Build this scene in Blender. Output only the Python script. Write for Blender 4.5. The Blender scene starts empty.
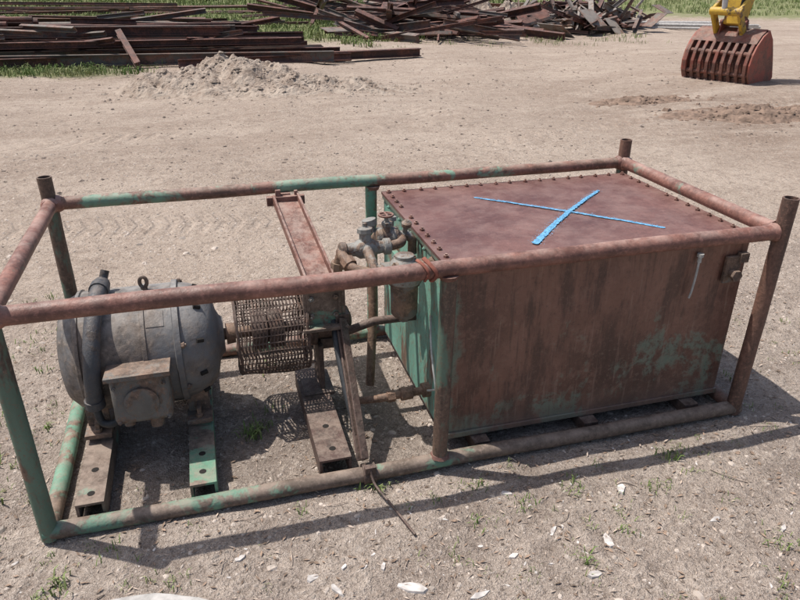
import bpy, math, random
import numpy as np
from mathutils import Vector, Matrix, noise
random.seed(7)
scene=bpy.context.scene
scene.view_settings.view_transform='Standard'; scene.view_settings.look='None'; scene.view_settings.exposure=0
GZ=-0.037
# ------------------------------------------------------------------ materials
def newmat(name):
    m=bpy.data.materials.new(name); m.use_nodes=True
    nt=m.node_tree; b=nt.nodes['Principled BSDF']; return m,nt,b
def N(nt,t,**k):
    n=nt.nodes.new(t)
    for a,v in k.items(): setattr(n,a,v)
    return n
def inp(nt,sock,val):
    if isinstance(val,bpy.types.NodeSocket): nt.links.new(val,sock)
    else: sock.default_value=val
def math_(nt,op,a,b=None,c=None,clamp=False):
    n=N(nt,'ShaderNodeMath',operation=op,use_clamp=clamp)
    inp(nt,n.inputs[0],a)
    if b is not None: inp(nt,n.inputs[1],b)
    if c is not None: inp(nt,n.inputs[2],c)
    return n.outputs[0]
def mixc(nt,fac,a,b,blend='MIX'):
    n=N(nt,'ShaderNodeMix',data_type='RGBA',blend_type=blend)
    inp(nt,n.inputs[0],fac)
    for s,v in ((n.inputs[6],a),(n.inputs[7],b)):
        if isinstance(v,(tuple,list)): v=tuple(v)+((1,) if len(v)==3 else ())
        inp(nt,s,v)
    return n.outputs[2]
def coords(nt,scale=(1,1,1),loc=(0,0,0)):
    tc=N(nt,'ShaderNodeTexCoord'); mp=N(nt,'ShaderNodeMapping')
    mp.inputs['Scale'].default_value=scale; mp.inputs['Location'].default_value=loc
    nt.links.new(tc.outputs['Object'],mp.inputs['Vector']); return mp.outputs[0]
def noise_(nt,vec,scale,detail=6,rough=.6,dist=0):
    n=N(nt,'ShaderNodeTexNoise'); nt.links.new(vec,n.inputs['Vector'])
    n.inputs['Scale'].default_value=scale;n.inputs['Detail'].default_value=min(detail,5)
    n.inputs['Roughness'].default_value=rough;n.inputs['Distortion'].default_value=dist
    return n.outputs['Fac']
def ramp(nt,fac,lo,hi):
    n=N(nt,'ShaderNodeMapRange',interpolation_type='SMOOTHSTEP'); nt.links.new(fac,n.inputs[0])
    n.inputs[1].default_value=lo;n.inputs[2].default_value=hi
    return n.outputs[0]
def bump(nt,b,h,strength,dist):
    n=N(nt,'ShaderNodeBump');n.inputs['Strength'].default_value=strength;n.inputs['Distance'].default_value=dist
    nt.links.new(h,n.inputs['Height']);nt.links.new(n.outputs[0],b.inputs['Normal'])
def dustmix(nt,col,v0,sc,dust,dustcol):
    g=N(nt,'ShaderNodeNewGeometry'); s2=N(nt,'ShaderNodeSeparateXYZ'); nt.links.new(g.outputs['Normal'],s2.inputs[0])
    up=ramp(nt,s2.outputs[2],.2,1.0); nd=noise_(nt,v0,sc,4,.75)
    return mixc(nt,math_(nt,'MULTIPLY',math_(nt,'MULTIPLY',up,ramp(nt,nd,.35,.68)),dust),col,dustcol)
def paint_rust(name,paint,rust,dark,amount=.5,scale=6,rough=.6,streak=(1,1,1),dust=.35,dustcol=(.33,.26,.21),spec=.4,loc=(0,0,0),soft=.035,zbias=0.0,metal=0.0,speck=.6,xg=()):
    m,nt,b=newmat(name)
    v=coords(nt,streak,loc); v0=coords(nt,(1,1,1),loc)
    n1=noise_(nt,v,scale,5,.72,.3)
    if zbias:
        sep=N(nt,'ShaderNodeSeparateXYZ');nt.links.new(v0,sep.inputs[0])
        n1=math_(nt,'ADD',n1,math_(nt,'MULTIPLY',sep.outputs[2],zbias))
    for (xa,xb,am) in xg:      # stretches of the pipe where more paint survives
        s_=N(nt,'ShaderNodeSeparateXYZ');nt.links.new(coords(nt),s_.inputs[0])
        bd=math_(nt,'MULTIPLY',ramp(nt,s_.outputs[0],xa-.15,xa+.1),math_(nt,'SUBTRACT',1,ramp(nt,s_.outputs[0],xb-.1,xb+.15)))
        n1=math_(nt,'SUBTRACT',n1,math_(nt,'MULTIPLY',bd,am))
    t=.5+(.5-amount)*.42
    mask=ramp(nt,n1,t-soft,t+soft)
    n2=noise_(nt,v,scale*1.9,5,.75)
    n3=noise_(nt,v0,max(40,scale*14),4,.75)
    rc=mixc(nt,ramp(nt,n2,.38,.64),dark,rust)
    rc=mixc(nt,math_(nt,'MULTIPLY',ramp(nt,n3,.5,.72),speck),rc,tuple(min(1,c*1.7+.01) for c in rust))
    rc=mixc(nt,math_(nt,'MULTIPLY',math_(nt,'SUBTRACT',1,ramp(nt,n3,.32,.46)),speck),rc,tuple(c*.6 for c in dark))
    pc=mixc(nt,ramp(nt,n2,.3,.7),tuple(c*.72 for c in paint),paint)
    pc=mixc(nt,math_(nt,'MULTIPLY',ramp(nt,n3,.52,.66),.65),pc,rust)
    col=mixc(nt,mask,pc,rc)
    col=dustmix(nt,col,v0,scale*3.1,dust,dustcol)
    nt.links.new(col,b.inputs['Base Color'])
    rr=math_(nt,'ADD',math_(nt,'MULTIPLY',n2,.35),rough-.15,clamp=True)
    nt.links.new(rr,b.inputs['Roughness'])
    b.inputs['Specular IOR Level'].default_value=spec
    b.inputs['Metallic'].default_value=metal
    h=math_(nt,'ADD',math_(nt,'MULTIPLY',mask,.35),math_(nt,'MULTIPLY',n3,.8))
    bump(nt,b,h,.6,.006)
    return m
def plain(name,col,rough=.7,var=.3,scale=20,spec=.3,bmp=True):
    m,nt,b=newmat(name); v=coords(nt)
    n=noise_(nt,v,scale,4 if bmp else 1,.65)
    nt.links.new(mixc(nt,ramp(nt,n,.3,.7),tuple(c*(1-var) for c in col),tuple(min(1,c*(1+var)) for c in col)),b.inputs['Base Color'])
    b.inputs['Roughness'].default_value=rough; b.inputs['Specular IOR Level'].default_value=spec
    if bmp: bump(nt,b,n,.3,.004)
    return m
M_rail=paint_rust('rust_rail',(.16,.24,.18),(.25,.118,.09),(.13,.062,.048),.86,2.4,.5,dust=.55,dustcol=(.46,.33,.28),speck=.5)
M_railb=paint_rust('rail_back',(.20,.33,.24),(.25,.13,.098),(.12,.07,.05),.74,2.4,.58,loc=(3,1,0),dust=.5,dustcol=(.42,.34,.28),xg=((1.0,1.72,.16),(.15,.3,.08)))
M_railg=paint_rust('rail_half_green',(.17,.31,.22),(.22,.12,.09),(.10,.06,.045),.55,2.2,.58,loc=(3,1,0),dust=.5,dustcol=(.38,.31,.26))
M_post=paint_rust('post_green',(.125,.19,.14),(.165,.105,.075),(.08,.056,.043),.50,4,.6,streak=(1,1,.3),loc=(1,2,5))
M_postr=paint_rust('post_rust',(.14,.18,.14),(.18,.095,.068),(.085,.052,.04),.78,4,.6,streak=(1,1,.3),loc=(7,2,5))
M_green=paint_rust('green_paint',(.16,.33,.23),(.22,.15,.105),(.11,.08,.06),.42,4,.6,loc=(2,8,1),dust=.55)
M_cgreen=paint_rust('cross_green',(.14,.30,.20),(.20,.15,.115),(.10,.08,.065),.55,5,.65,loc=(4,8,1),dust=.6)
M_crossr=paint_rust('cross_member',(.15,.28,.20),(.19,.14,.11),(.105,.078,.06),.84,3.2,.7,loc=(5,3,1),dust=.65,xg=((-.1,.62,.13),(1.66,1.95,.10)))
M_cross=paint_rust('cross_rust',(.15,.26,.19),(.19,.14,.11),(.105,.075,.058),.72,4,.7,loc=(9,3,1),dust=.6)
M_dark=paint_rust('dark_channel',(.10,.06,.05),(.13,.085,.068),(.055,.038,.032),.6,6,.6,dust=.45)
M_tanktop=paint_rust('tank_top',(.13,.056,.048),(.17,.083,.070),(.118,.055,.047),.5,1.6,.46,dust=.42,dustcol=(.29,.19,.165),soft=.12,spec=.5,speck=.35)
def tankfront():
    m,nt,b=newmat('tank_front'); v0=coords(nt); vs=coords(nt,(1,1,.22)); vh=coords(nt,(1,1,.75),(4.2,0,2.1))
    L=noise_(nt,v0,1.5,3,.55,.4); S=noise_(nt,vs,8,5,.7); P=noise_(nt,vh,2.3,5,.72,.35); F=noise_(nt,v0,48,4,.75); M2=noise_(nt,v0,9,5,.75,.3); S3=noise_(nt,coords(nt,(1,1,.06)),42,3,.7)
    col=mixc(nt,ramp(nt,L,.38,.62),(.085,.038,.029),(.19,.090,.064))
    col=mixc(nt,math_(nt,'MULTIPLY',ramp(nt,M2,.48,.62),.55),col,(.235,.120,.088))
    col=mixc(nt,math_(nt,'MULTIPLY',ramp(nt,S,.47,.64),.8),col,(.060,.029,.023))
    col=mixc(nt,math_(nt,'MULTIPLY',ramp(nt,S3,.58,.70),.5),col,(.27,.17,.13))
    col=mixc(nt,math_(nt,'MULTIPLY',math_(nt,'SUBTRACT',1,ramp(nt,S3,.34,.44)),.5),col,(.05,.026,.021))
    sep=N(nt,'ShaderNodeSeparateXYZ');nt.links.new(v0,sep.inputs[0]); X,Z=sep.outputs[0],sep.outputs[2]
    pz=math_(nt,'SUBTRACT',P,math_(nt,'MULTIPLY',Z,.20))
    pz=math_(nt,'ADD',pz,math_(nt,'MULTIPLY',math_(nt,'SUBTRACT',F,.5),.24))
    pz=math_(nt,'ADD',pz,math_(nt,'MULTIPLY',math_(nt,'SUBTRACT',M2,.5),.34))
    pz=math_(nt,'SUBTRACT',pz,math_(nt,'MULTIPLY',ramp(nt,X,2.65,3.1),.045))
    green=ramp(nt,pz,.435,.54)
    edge=ramp(nt,math_(nt,'ADD',math_(nt,'MULTIPLY',math_(nt,'SUBTRACT',X,1.775),-2.0),math_(nt,'ADD',P,math_(nt,'MULTIPLY',math_(nt,'SUBTRACT',F,.5),.2))),.34,.46)
    green=math_(nt,'MAXIMUM',math_(nt,'MULTIPLY',green,.62),math_(nt,'MULTIPLY',edge,.65))
    green=math_(nt,'MULTIPLY',green,math_(nt,'SUBTRACT',1,math_(nt,'MULTIPLY',ramp(nt,S,.5,.62),.6)))
    col=mixc(nt,green,col,mixc(nt,S,(.10,.185,.145),(.17,.285,.22)))
    col=mixc(nt,math_(nt,'MULTIPLY',ramp(nt,F,.53,.68),.55),col,(.19,.115,.085))
    col=mixc(nt,math_(nt,'MULTIPLY',math_(nt,'SUBTRACT',1,ramp(nt,F,.32,.45)),.5),col,(.045,.025,.02))
    low=math_(nt,'SUBTRACT',1,ramp(nt,math_(nt,'ADD',Z,math_(nt,'MULTIPLY',P,.25)),.12,.34))
    col=mixc(nt,math_(nt,'MULTIPLY',low,.5),col,(.22,.165,.13))
    nt.links.new(col,b.inputs['Base Color']); nt.links.new(math_(nt,'ADD',math_(nt,'MULTIPLY',S,.4),.18),b.inputs['Roughness'])
    b.inputs['Specular IOR Level'].default_value=.55
    bump(nt,b,math_(nt,'ADD',F,math_(nt,'MULTIPLY',green,.5)),.4,.005); return m
M_tankfront=tankfront()
M_tankleft=paint_rust('tank_left',(.18,.385,.30),(.22,.14,.10),(.11,.07,.05),.33,3.0,.55,streak=(1,1.4,.45),loc=(0,3,0),soft=.05)
M_tankright=paint_rust('tank_right',(.12,.25,.19),(.16,.08,.055),(.08,.04,.03),.7,3.0,.55,loc=(0,5,0))
M_motor=paint_rust('motor_paint',(.165,.165,.17),(.175,.138,.112),(.095,.08,.07),.52,2.6,.6,dust=.65,dustcol=(.36,.335,.31),soft=.10,speck=.9)
M_jbox=paint_rust('junction_box',(.17,.16,.145),(.215,.14,.10),(.095,.07,.056),.66,5,.65,dust=.5)
M_hose=plain('black_hose',(.035,.037,.04),.5,.3)
M_conduit=paint_rust('conduit_grey',(.075,.08,.09),(.10,.08,.07),(.055,.045,.04),.35,5,.5,dust=.35)
M_cage=paint_rust('mesh_rust',(.09,.06,.05),(.15,.09,.065),(.05,.035,.03),.5,9,.7,dust=.4)
M_fit=paint_rust('fitting_grey',(.28,.28,.26),(.24,.16,.11),(.10,.07,.055),.48,9,.5,dust=.4,metal=.1)
M_fitr=paint_rust('fitting_rust',(.26,.18,.125),(.24,.145,.095),(.11,.065,.045),.6,9,.6)
M_chan=paint_rust('channel_rust',(.17,.07,.05),(.255,.13,.10),(.14,.07,.054),.6,5,.55,dust=.55,dustcol=(.42,.33,.28))
M_cloth=plain('rag',(.23,.085,.06),.9,.3)
M_white=plain('white_plastic',(.42,.42,.40),.6,.25)
M_blue=plain('blue_spray',(.14,.36,.57),.75,.30,45)
M_holeshade=plain('hole_shade_paint',(.02,.017,.015),.9,.2)  # near-black colour standing for the shade inside holes
M_beam=paint_rust('beam_rust',(.07,.04,.035),(.155,.064,.047),(.05,.028,.025),.55,1.8,.7,dust=.45,dustcol=(.26,.15,.12))
M_beam2=paint_rust('beam_grey',(.13,.12,.11),(.19,.10,.075),(.08,.055,.05),.5,1.8,.7,dust=.4)
M_yellow=paint_rust('yellow_paint',(.60,.38,.045),(.28,.16,.06),(.09,.065,.04),.3,3.5,.5,dust=.35)
M_bucket=paint_rust('bucket_red',(.21,.065,.045),(.19,.085,.06),(.09,.045,.036),.55,2.5,.65,dust=.45)
M_bucketside=paint_rust('bucket_side',(.36,.10,.068),(.27,.105,.072),(.14,.065,.047),.5,2.5,.6,dust=.3)
M_steel=plain('bright_steel',(.5,.5,.5),.3,.1)
M_concrete=plain('pale_concrete',(.42,.40,.38),.9,.25,14)
M_gravel=plain('gravel_stone',(.38,.325,.28),.9,.4,9,bmp=False)
M_gravel2=plain('gravel_dark',(.17,.135,.112),.9,.4,9,bmp=False)
M_wstone=plain('white_stone',(.52,.48,.45),.9,.25,30,bmp=False)
M_leaf=plain('dry_leaf',(.24,.17,.125),.85,.45,12,bmp=False)
M_wood=plain('wood_chip',(.40,.32,.26),.9,.35,15,bmp=False)
def grassmat(name,c1,c2,sc=1.2):
    m,nt,b=newmat(name); v=coords(nt)
    n=noise_(nt,v,sc,2,.7)
    nt.links.new(mixc(nt,ramp(nt,n,.35,.65),c1,c2),b.inputs['Base Color']); b.inputs['Roughness'].default_value=.7
    b.inputs['Specular IOR Level'].default_value=.2
    return m
M_grass=grassmat('grass_blades',(.10,.155,.04),(.23,.25,.11))
M_weed=grassmat('weed_blades',(.14,.21,.055),(.23,.26,.11),9)
M_foliage=grassmat('foliage',(.045,.08,.025),(.11,.14,.055))
M_bark=plain('bark',(.14,.11,.085),.95,.3)

def ground_material():
    m,nt,b=newmat('dirt_ground'); v=coords(nt); vst=coords(nt,(.28,1,1))
    sep=N(nt,'ShaderNodeSeparateXYZ'); nt.links.new(v,sep.inputs[0]); X,Y=sep.outputs[0],sep.outputs[1]
    nL=noise_(nt,v,.35,3,.6); nM=noise_(nt,v,2.2,5,.7,.4); nG=noise_(nt,v,8,5,.78); nF=noise_(nt,v,34,4,.8); nFF=noise_(nt,v,130,3,.75); nS=noise_(nt,vst,1.1,5,.72,.3)
    col=mixc(nt,ramp(nt,nL,.35,.65),(.335,.262,.208),(.405,.325,.262))
    far=ramp(nt,Y,2.5,8)
    col=mixc(nt,math_(nt,'MULTIPLY',math_(nt,'MULTIPLY',ramp(nt,nS,.45,.64),far),.6),col,(.25,.183,.14))
    col=mixc(nt,math_(nt,'MULTIPLY',ramp(nt,nM,.45,.68),.45),col,(.265,.20,.157))
    near=math_(nt,'SUBTRACT',1,ramp(nt,math_(nt,'ADD',Y,math_(nt,'MULTIPLY',nL,2.2)),1.3,4.2))
    col=mixc(nt,math_(nt,'MULTIPLY',near,.8),col,mixc(nt,ramp(nt,nM,.38,.62),(.205,.165,.14),(.325,.27,.228)))
    mud=math_(nt,'MULTIPLY',ramp(nt,math_(nt,'ADD',X,math_(nt,'MULTIPLY',nM,3)),7.5,10.5),math_(nt,'MULTIPLY',ramp(nt,Y,3.5,6),math_(nt,'SUBTRACT',1,ramp(nt,Y,8.5,12))))
    col=mixc(nt,math_(nt,'MULTIPLY',mud,math_(nt,'MULTIPLY',ramp(nt,nS,.35,.6),.8)),col,(.21,.145,.105))
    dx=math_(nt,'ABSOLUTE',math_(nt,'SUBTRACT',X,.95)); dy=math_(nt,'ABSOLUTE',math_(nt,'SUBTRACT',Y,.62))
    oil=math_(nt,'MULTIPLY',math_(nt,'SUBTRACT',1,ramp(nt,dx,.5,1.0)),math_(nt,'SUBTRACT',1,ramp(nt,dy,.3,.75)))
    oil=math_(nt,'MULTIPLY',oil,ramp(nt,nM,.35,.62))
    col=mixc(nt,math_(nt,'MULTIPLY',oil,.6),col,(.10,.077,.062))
    col=mixc(nt,math_(nt,'MULTIPLY',ramp(nt,nG,.52,.64),.45),col,(.47,.39,.325))
    col=mixc(nt,math_(nt,'MULTIPLY',math_(nt,'SUBTRACT',1,ramp(nt,nG,.36,.47)),.5),col,(.175,.133,.105))
    col=mixc(nt,math_(nt,'MULTIPLY',ramp(nt,nF,.54,.66),.6),col,(.50,.43,.37))
    col=mixc(nt,math_(nt,'MULTIPLY',math_(nt,'SUBTRACT',1,ramp(nt,nF,.36,.46)),.65),col,(.14,.108,.087))
    col=mixc(nt,math_(nt,'MULTIPLY',ramp(nt,nFF,.53,.66),.5),col,(.125,.095,.076))
    col=mixc(nt,math_(nt,'MULTIPLY',math_(nt,'SUBTRACT',1,ramp(nt,nFF,.34,.45)),.5),col,(.54,.475,.42))
    hs=N(nt,'ShaderNodeHueSaturation'); hs.inputs['Saturation'].default_value=.97; hs.inputs['Value'].default_value=1.19; nt.links.new(col,hs.inputs['Color']); col=hs.outputs[0]
    gl=math_(nt,'ADD',Y,math_(nt,'MULTIPLY',X,-.35))
    gm=ramp(nt,math_(nt,'ADD',gl,math_(nt,'MULTIPLY',nM,4)),20,23)
    left=math_(nt,'SUBTRACT',1,ramp(nt,X,6,13))
    strip=math_(nt,'MULTIPLY',math_(nt,'SUBTRACT',1,ramp(nt,math_(nt,'ADD',X,math_(nt,'MULTIPLY',nM,3)),-.5,1.5)),ramp(nt,math_(nt,'ADD',Y,math_(nt,'MULTIPLY',nM,1.5)),14.8,15.6))
    gR=ramp(nt,math_(nt,'ADD',math_(nt,'ADD',math_(nt,'MULTIPLY',Y,.8),math_(nt,'MULTIPLY',X,.6)),math_(nt,'MULTIPLY',nM,6)),40,44)
    grass=math_(nt,'MAXIMUM',math_(nt,'MAXIMUM',math_(nt,'MULTIPLY',gm,left),strip),gR)
    grass=math_(nt,'MULTIPLY',grass,ramp(nt,nM,.25,.5))
    col=mixc(nt,math_(nt,'MULTIPLY',grass,.9),col,mixc(nt,nM,(.13,.18,.055),(.25,.25,.12)))
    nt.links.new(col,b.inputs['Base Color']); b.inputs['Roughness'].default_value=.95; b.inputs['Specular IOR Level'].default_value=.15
    def band(val,c,w,soft):
        d=math_(nt,'ABSOLUTE',math_(nt,'SUBTRACT',val,c))
        return math_(nt,'SUBTRACT',1,ramp(nt,d,w-soft,w))
    def track(slope,y0,w,x0,x1,per):
        yy=math_(nt,'SUBTRACT',Y,math_(nt,'MULTIPLY',X,slope))
        mb=math_(nt,'MULTIPLY',band(yy,y0,w,.1),band(X,(x0+x1)/2,abs(x1-x0)/2,.7))
        wv=math_(nt,'SINE',math_(nt,'ADD',math_(nt,'ADD',math_(nt,'MULTIPLY',X,6.283/per),math_(nt,'MULTIPLY',nM,3.5)),math_(nt,'MULTIPLY',math_(nt,'ABSOLUTE',math_(nt,'SUBTRACT',yy,y0)),12)))
        return math_(nt,'MULTIPLY',math_(nt,'MULTIPLY',mb,ramp(nt,wv,-.5,.9)),ramp(nt,nG,.30,.55))
    t1=track(-.12,3.95,.28,-1.7,1.9,.15); t2=track(.25,8.0,.42,-7,.8,.26); t3=track(.3,5.0,.3,4,12,.26)
    tr=math_(nt,'MAXIMUM',math_(nt,'MAXIMUM',t1,t2),math_(nt,'MULTIPLY',t3,.6))
    h=math_(nt,'ADD',math_(nt,'MULTIPLY',nF,.6),math_(nt,'ADD',math_(nt,'MULTIPLY',nG,1.3),math_(nt,'MULTIPLY',nM,.8)))
    h=math_(nt,'SUBTRACT',h,math_(nt,'MULTIPLY',tr,.55))
    bump(nt,b,h,1.0,.045)
    return m
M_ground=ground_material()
def dirtpile_mat():
    m,nt,b=newmat('loose_dirt'); v=coords(nt)
    n=noise_(nt,v,3,5,.7); n2=noise_(nt,v,18,4,.7)
    col=mixc(nt,ramp(nt,n,.35,.65),(.26,.195,.15),(.42,.345,.28)); col=mixc(nt,math_(nt,'MULTIPLY',ramp(nt,n2,.4,.7),.5),col,(.46,.385,.32))
    nt.links.new(col,b.inputs['Base Color']); b.inputs['Roughness'].default_value=.95
    bump(nt,b,math_(nt,'ADD',n,n2),.8,.06); return m
M_dirt=dirtpile_mat()
M_dirtd=plain('dark_dirt',(.20,.14,.105),.95,.35,6)

# ------------------------------------------------------------------ mesh builder
class MB:
    def __init__(s): s.v=[];s.f=[];s.m=[]
    def add(s,vs,fs,mi=0):
        o=len(s.v); s.v+= [tuple(x) for x in vs]; s.f+=[tuple(i+o for i in f) for f in fs]; s.m+=[mi]*len(fs)
    def box(s,c,size,R=None,mi=0,jit=0):
        hx,hy,hz=[a/2 for a in size]; R=R or Matrix.Identity(3); c=Vector(c)
        vs=[c+R@Vector((x*hx+random.uniform(-jit,jit),y*hy+random.uniform(-jit,jit),z*hz+random.uniform(-jit,jit))) for x in(-1,1) for y in(-1,1) for z in(-1,1)]
        s.add(vs,[(0,1,3,2),(4,6,7,5),(0,4,5,1),(2,3,7,6),(0,2,6,4),(1,5,7,3)],mi)
    def tube(s,pts,r,seg=20,mi=0,hollow=False,cap=True,wob=0):
        pts=[Vector(p) for p in pts]; n=len(pts); rs=r if isinstance(r,(list,tuple)) else [r]*n
        t0=(pts[1]-pts[0]).normalized(); up=Vector((0,0,1)) if abs(t0.z)<.9 else Vector((0,1,0))
        a=t0.cross(up).normalized(); vs=[]
        for i,p in enumerate(pts):
            if i==0:t=t0
            elif i==n-1:t=(pts[i]-pts[i-1]).normalized()
            else:t=((pts[i]-pts[i-1]).normalized()+(pts[i+1]-pts[i]).normalized()).normalized()
            a=(a-t*a.dot(t)).normalized(); b=t.cross(a)
            for k in range(seg):
                an=2*math.pi*k/seg; rr=rs[i]*(1+ (wob*noise.noise(p*9+Vector((k,0,0))) if wob else 0))
                vs.append(p+(a*math.cos(an)+b*math.sin(an))*rr)
        fs=[]
        for i in range(n-1):
            for k in range(seg):
                k2=(k+1)%seg; fs.append((i*seg+k,i*seg+k2,(i+1)*seg+k2,(i+1)*seg+k))
        s.add(vs,fs,mi)
        if cap and not hollow:
            s.add(vs[:seg],[tuple(range(seg))[::-1]],mi); s.add(vs[-seg:],[tuple(range(seg))],mi)
        if hollow:
            for ring,p,t in ((vs[:seg],pts[0],t0),(vs[-seg:],pts[-1],-(pts[-1]-pts[-2]).normalized())):
                inner=[p+(q-p)*.82 for q in ring]; deep=[q+t*.06 for q in inner]
                o=ring+inner+deep; f=[]
                for k in range(seg):
                    k2=(k+1)%seg; f.append((k,k2,seg+k2,seg+k)); f.append((seg+k,seg+k2,2*seg+k2,2*seg+k))
                f.append(tuple(range(2*seg,3*seg))); s.add(o,f,mi)
    def lathe(s,prof,origin,axis,seg=40,mi=0):
        o=Vector(origin);ax=Vector(axis).normalized()
        up=Vector((0,0,1)) if abs(ax.z)<.9 else Vector((0,1,0)); a=ax.cross(up).normalized(); b=ax.cross(a)
        vs=[];fs=[]
        for d,r in prof:
            for k in range(seg):
                an=2*math.pi*k/seg; vs.append(o+ax*d+(a*math.cos(an)+b*math.sin(an))*max(r,1e-4))
        for i in range(len(prof)-1):
            for k in range(seg):
                k2=(k+1)%seg; fs.append((i*seg+k,(i+1)*seg+k,(i+1)*seg+k2,i*seg+k2))
        fs.append(tuple(range(seg))); fs.append(tuple(range((len(prof)-1)*seg,len(prof)*seg))[::-1])
        s.add(vs,fs,mi)
    def prism(s,poly,p0,p1,roll=0,mi=0):
        p0=Vector(p0);p1=Vector(p1);t=(p1-p0).normalized()
        up=Vector((0,0,1)) if abs(t.z)<.95 else Vector((0,1,0))
        sd=t.cross(up).normalized(); u=sd.cross(t)
        c,sn=math.cos(roll),math.sin(roll); S=sd*c+u*sn; Uu=-sd*sn+u*c
        n=len(poly); vs=[p0+S*x+Uu*y for x,y in poly]+[p1+S*x+Uu*y for x,y in poly]
        fs=[(k,(k+1)%n,n+(k+1)%n,n+k) for k in range(n)]+[tuple(range(n))[::-1],tuple(range(n,2*n))]
        s.add(vs,fs,mi)
    def obj(s,name,mats,parent=None,smooth=True,bevel=0):
        me=bpy.data.meshes.new(name); me.from_pydata(s.v,[],s.f)
        mats=mats if isinstance(mats,list) else [mats]
        for m in mats: me.materials.append(m)
        me.polygons.foreach_set('material_index',s.m); 
        me.update(); 
        import bmesh
        bm=bmesh.new();bm.from_mesh(me);bmesh.ops.recalc_face_normals(bm,faces=bm.faces)
        bm.to_mesh(me);bm.free()
        o=bpy.data.objects.new(name,me); scene.collection.objects.link(o)
        if smooth:
            me.polygons.foreach_set('use_smooth',[True]*len(me.polygons))
            me.set_sharp_from_angle(angle=math.radians(38))
        if bevel:
            bv=o.modifiers.new('bevel','BEVEL'); bv.width=bevel; bv.segments=2; bv.limit_method='ANGLE'; bv.angle_limit=math.radians(50)
        if parent: o.parent=parent
        return o
def empty(name):
    e=bpy.data.objects.new(name,None); scene.collection.objects.link(e); return e
def ipoly(h,w,tf=.12,tw=.1):
    tf*=h;tw*=w;H=h/2;W=w/2;a=tw/2
    return [(-W,-H),(W,-H),(W,-H+tf),(a,-H+tf),(a,H-tf),(W,H-tf),(W,H),(-W,H),(-W,H-tf),(-a,H-tf),(-a,-H+tf),(-W,-H+tf)]
def cpoly(h,w,t):
    H=h/2;return [(0,-H),(w,-H),(w,-H+t),(t,-H+t),(t,H-t),(w,H-t),(w,H),(0,H)]
def upoly(w,h,t):
    W=w/2;return [(-W,0),(-W+t,0),(-W+t,h-t),(W-t,h-t),(W-t,0),(W,0),(W,h),(-W,h)]
def lin(a,b,n,amp=0,seed=0):
    a=Vector(a);b=Vector(b);out=[]
    for i in range(n+1):
        t=i/n;p=a.lerp(b,t); e=math.sin(math.pi*t)
        out.append(p+Vector((noise.noise(p*1.3+Vector((seed,0,0))),noise.noise(p*1.3+Vector((0,seed,5))),noise.noise(p*1.3+Vector((5,0,seed)))))*amp*e)
    return out
def smoothpath(pts,n=8):
    pts=[Vector(p) for p in pts]; P=[pts[0]]+pts+[pts[-1]]; out=[]
    for i in range(1,len(P)-2):
        for k in range(n):
            t=k/n; a,b,c,d=P[i-1],P[i],P[i+1],P[i+2]
            out.append(.5*((2*b)+(-a+c)*t+(2*a-5*b+4*c-d)*t*t+(-a+3*b-3*c+d)*t**3))
    out.append(pts[-1]); return out
def bolt(mb,c,axis,r=.012,h=.01,mi=0):
    mb.lathe([(0,r),(h,r),(h,r*.9)],c,axis,6,mi)
    mb.lathe([(h*.6,r*.5),(h*1.6,r*.5)],c,axis,8,mi)

# ------------------------------------------------------------------ ground
def axisarr(lo,d0,d1,hi,step,g):
    a=list(np.arange(d0,d1,step)); s=step;x=d1
    while x<hi: a.append(x); s*=g; x+=s
    a.append(hi); s=step;x=d0-step
    while x>lo: a.insert(0,x); s*=g; x-=s
    a.insert(0,lo); return a
def gh(x,y):
    n=noise.fractal(Vector((x*.9,y*.9,0)),1,2,4)*.016+noise.noise(Vector((x*5,y*5,3)))*.006
    inside=(-.15<x<3.6 and -.12<y<1.45)
    h=n-(.006 if inside else 0)
    d=max(0,math.hypot(x-1.7,y-.7)-3)
    h+=min(d*.02,.12)*noise.noise(Vector((x*.25,y*.25,9)))
    if y>4 and y<40: h+=(.05*noise.noise(Vector((x*.5,y*.9,4)))+.03*noise.noise(Vector((x*1.3,y*2.2,7))))*min(1,(y-4)/4)
    return GZ+h
xs=axisarr(-320,-1.2,4.6,400,.03,1.07); ys=axisarr(-60,-1.1,2.6,450,.03,1.045)
vs=[(x,y,gh(x,y)) for y in ys for x in xs]; nx=len(xs)
mb=MB(); mb.add(vs,[(j*nx+i,j*nx+i+1,(j+1)*nx+i+1,(j+1)*nx+i) for j in range(len(ys)-1) for i in range(nx-1)])
mb.obj('ground',M_ground)

# ------------------------------------------------------------------ pipe frame
L,W,MX=3.38,1.333,1.712
fr=empty('pipe_frame')
def pipe(name,a,b,mat,rr=.037,amp=.006,hollow=True,seed=0,n=24):
    m=MB(); m.tube(lin(a,b,n,amp,seed),rr,24,hollow=hollow,wob=.03); return m.obj(name,mat,fr)
pipe('top_rail_front',(.02,0,1),(L-.02,0,1),M_rail,.037,.014,seed=1,hollow=False,n=60)
pipe('top_rail_back',(.02,W,1),(L-.02,W,1),M_railb,.034,.012,seed=2,hollow=False,n=60)
pipe('top_rail_left',(0,.0,1),(0,W,1),M_rail,.034,.006,seed=3,hollow=False)
pipe('top_rail_right',(L,0,1),(L,W,1),M_rail,.036,.008,seed=4,hollow=False)
pipe('bottom_rail_front',(-.02,0,0),(L+.03,0,0),M_crossr,.036,.014,seed=5,n=60)
pipe('bottom_rail_back',(0,W,0),(L,W,0),M_railg,.036,.006,seed=6)
pipe('bottom_rail_left',(0,0,.001),(0,W,.001),M_green,.037,.004,seed=7,hollow=False)
pipe('bottom_rail_right',(L,0,.001),(L,W,.001),M_postr,.036,.004,seed=8,hollow=False)
pipe('post_front_left',(0,0,-.03),(0,0,1.15),M_post,.036,.004,seed=9)
pipe('post_back_left',(0,W,-.03),(-.005,W,1.145),M_post,.036,.004,seed=10)
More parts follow.
